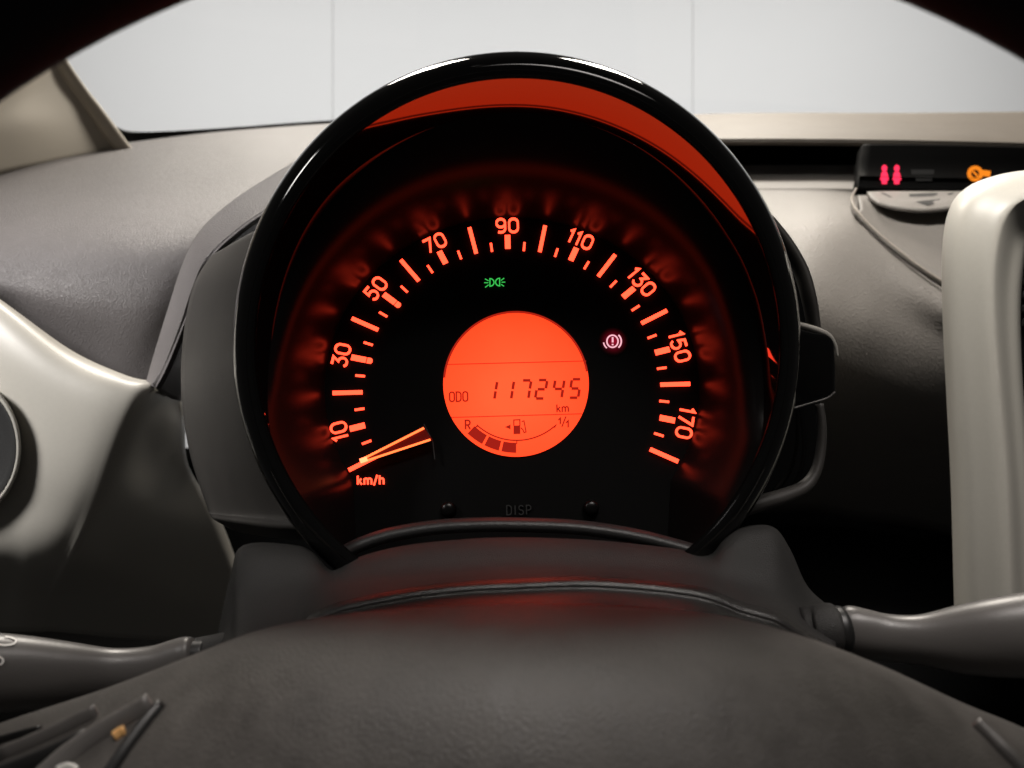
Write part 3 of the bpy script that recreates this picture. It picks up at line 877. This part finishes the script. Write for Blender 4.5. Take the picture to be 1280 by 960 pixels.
tube("pod_edge_light", [(985, 403, .29, 3.2), (1003, 407, .29, 3.6), (1022, 413, .29, 4.0), (1036, 420, .29, 3.6), (1044, 432, .29, 2.4), (1047, 446, .29, 1.4)], 'trim', gauge, seg=10)  # light top face of the pod, drawn as a pale bar
tube("pod_edge_light", [(990, 511, .288, 1.2), (1010, 505, .288, 1.2), (1033, 498, .288, 1.4), (1044, 490, .288, 1.2)], 'stalk', gauge, seg=8)  # highlight on the pod's lower edge, drawn as a paler bar
tube("bracket", [(1024, 505, .312, 5), (1027, 530, .311, 5.5), (1026, 560, .31, 6), (1020, 588, .308, 6.5), (1006, 608, .306, 8), (980, 620, .303, 9.5), (950, 629, .30, 10), (915, 640, .297, 10)], 'housing', gauge, squash=1.3)

# =================================================================== STEERING COLUMN COVER
shroud = empty("column_cover", W(650, 900, .25), "dark grained plastic steering column cover between gauge and wheel", "column cover")
xs = [270, 288, 304, 366, 392, 415, 445, 500, 570, 640, 740, 840, 885, 905, 928, 966, 988, 1010, 1045]
top = [800, 722, 684, 683, 692, 713, 698, 684, 676, 673, 676, 686, 694, 674, 662, 662, 690, 735, 765]
mid = [812, 775, 742, 734, 730, 729, 726, 720, 715, 712, 712, 716, 721, 726, 726, 736, 752, 772, 792]
rid = [830, 812, 800, 788, 770, 760, 752, 741, 732, 728, 725, 733, 741, 748, 757, 768, 780, 795, 815]
r1 = [(x, y, .268) for x, y in zip(xs, top)]
patch("upper_cover", [
    [(x, y + 8, d + .03) for x, y, d in r1], r1,
    [(x, y, .252) for x, y in zip(xs, mid)],
    [(x, y - 6, .2335) for x, y in zip(xs, rid)],
    [(x, y - 3, .2290) for x, y in zip(xs, rid)]], 'shroud', shroud, thick=0.003, n=5)
patch("front_edge", [
    [(x, y - 5, .2310) for x, y in zip(xs, rid)],
    [(x, y - 3, .2284) for x, y in zip(xs, rid)],
    [(x, y + 1, .2262) for x, y in zip(xs, rid)],
    [(x, y + 6, .2251) for x, y in zip(xs, rid)],
    [(x, y + 12, .2244) for x, y in zip(xs, rid)],
    [(x, y + 24, .2180) for x, y in zip(xs, rid)],
    [(x, y + 42, .2070) for x, y in zip(xs, rid)],
    [(x, y + 130, .2050) for x, y in zip(xs, rid)]], 'shroud_edge', shroud, thick=0.003, n=5)
tube("cover_boss", [(1004, 790, .252, 30), (1020, 789, .251, 32), (1030, 788, .25, 33), (1040, 788, .25, 33), (1044, 788, .25, 30)], 'shroud', shroud, seg=28, n=3)
tube("boss_ring", [(1043, 789, .251, 29), (1048, 789, .25, 31), (1053, 789, .25, 30), (1060, 789, .25, 26)], 'stalk_dark', shroud, seg=28, n=3)
tube("cover_boss", [(236, 822, .255, 22), (256, 818, .254, 22), (276, 812, .253, 20), (300, 806, .252, 20)], 'shroud', shroud, seg=24, n=3)

# =================================================================== STALKS
ls = empty("headlight_stalk", W(245, 812, .25), "grey headlight stalk with white lamp symbols left of the steering column", "control stalk")
lever = tube("lever", [(-120, 838, .225, 56), (-40, 842, .23, 52), (20, 842, .235, 47), (80, 843, .24, 40), (140, 841, .245, 30), (190, 836, .248, 28), (225, 826, .25, 28), (238, 823, .25, 27), (243, 822, .25, 24)], 'stalk', ls, seg=32, squash=.8, label=None)
tube("lever_collar", [(240, 821, .252, 21), (250, 820, .252, 20), (258, 819, .252, 19)], 'stalk_dark', ls, seg=24, n=3)
LV = on_tree(bvh(lever), .0001)
strokes("lamp_symbol", [([(-6, 796), (-6, 805)] + arc(6, 801, 14, 5.2, 90, -90, 12), 2.6, False)], LV, 'white_print', lever, base=.0001, height=.0002)
strokes("lamp_symbol", [(arc(-4, 826, 8, 5.5, 90, -90, 10), 2.8, False)], LV, 'white_print', lever, base=.0001, height=.0002)

rs = empty("wiper_stalk", W(1060, 790, .25), "smooth grey wiper stalk right of the steering column, in front of the console", "control stalk")
tube("lever", [(1056, 789, .25, 27), (1058, 789, .25, 31), (1066, 790, .249, 32), (1078, 792, .248, 31), (1110, 797, .246, 29), (1150, 800, .243, 31), (1200, 800, .24, 42), (1260, 796, .236, 50), (1340, 790, .232, 56)], 'stalk', rs, seg=32, squash=.8)

# =================================================================== STEERING WHEEL
sw = empty("steering_wheel", W(682, 1136, .15), "dark grey leather steering wheel, its hub across the bottom and rim in the top corners", "steering wheel")
# rim
verts, faces = [], []
RD = .140
c0 = W(682, 1136, RD)
Ri = 1236 * RD / F
rt = .016
NS, NT = 160, 24
for i in range(NS):
    a = 2 * math.pi * i / NS
    for k in range(NT):
        b_ = 2 * math.pi * k / NT
        rr = Ri + rt + rt * math.cos(b_)
        verts.append(c0 + Vector((rr * math.cos(a), rt * .9 * math.sin(b_), rr * math.sin(a))))
for i in range(NS):
    for k in range(NT):
        i2, k2 = (i + 1) % NS, (k + 1) % NT
        faces.append((i * NT + k, i2 * NT + k, i2 * NT + k2, i * NT + k2))
rim = mesh("rim", verts, faces, 'rim', sw); fix_normals(rim)
# airbag cover
ex_ = [-110, 0, 130, 240, 330, 450, 600, 700, 800, 900, 1000, 1100, 1200, 1280, 1380]
ey_ = [948, 904, 861, 819, 786, 765, 756, 756, 760, 769, 794, 831, 877, 910, 958]
def row(dy, d, k=1.0): return [(x, y + dy, d + .008 * abs(x - 650) / 700) for x, y in zip(ex_, ey_)]
hub = patch("airbag_cover", [row(30, .212), row(7, .204), row(0, .196), row(8, .188), row(36, .177), row(85, .166), row(160, .157), row(260, .150), row(420, .146), row(640, .146), row(820, .155)], 'hub', sw, thick=0.003, n=5)
HB = on_tree(bvh(hub), 0.0)
# spokes to the rim, mostly under the frame
for sx in (-1, 1):
    a0, a1 = c0 + Vector((sx * .060, .035, -.045)), c0 + Vector((sx * (Ri + rt), .012, -.060))
    v, f = [], []
    for i in range(9):
        t = i / 8
        c_ = a0.lerp(a1, t)
        for k in range(16):
            b_ = 2 * math.pi * k / 16
            v.append(c_ + Vector((0, .010 * math.sin(b_), (.030 - .010 * math.sin(math.pi * t)) * math.cos(b_))))
    for i in range(8):
        for k in range(16):
            f.append((i * 16 + k, i * 16 + (k + 1) % 16, (i + 1) * 16 + (k + 1) % 16, (i + 1) * 16 + k))
    sp = mesh("spoke", v, f, 'hub', sw); fix_normals(sp)
# audio switch pod on the left of the hub
def hub_bar(name, pts, mat, r, parent, label=None):
    P = [HB(x, y, 0) for x, y in pts]
    dd_ = [(p - CAM).y for p in P]
    return tube(name, [(x, y, d - .001, r) for (x, y), d in zip(pts, dd_)], mat, parent, seg=14, n=4, label=label, squash=.5)
hub_bar("switch_gap", [(203, 879), (180, 905), (150, 945), (120, 990)], 'stalk_dark', 8, sw)
kb = hub_bar("audio_switch", [(190, 880), (160, 898), (125, 918), (85, 945), (40, 985)], 'stalk', 15, sw)
hub_bar("audio_switch", [(122, 890), (95, 903), (55, 922), (0, 945)], 'stalk', 11, sw)
hub_bar("switch_gap", [(110, 922), (60, 945), (10, 965), (-40, 985)], 'stalk_dark', 12, sw)
hub_bar("switch_gap", [(52, 912), (20, 920), (-20, 932)], 'stalk_dark', 6, sw)
hub_bar("switch_mark", [(143, 921), (150, 916), (156, 913)], 'amber_print', 7, sw)
hub_bar("switch_mark", [(72, 962), (85, 958), (96, 962)], 'white_print', 5, sw)
hub_bar("phone_switch", [(1218, 904), (1238, 922), (1258, 942), (1290, 975)], 'stalk', 11, sw)
hub_bar("switch_mark", [(1250, 934), (1259, 942), (1268, 951)], 'chrome', 10, sw)
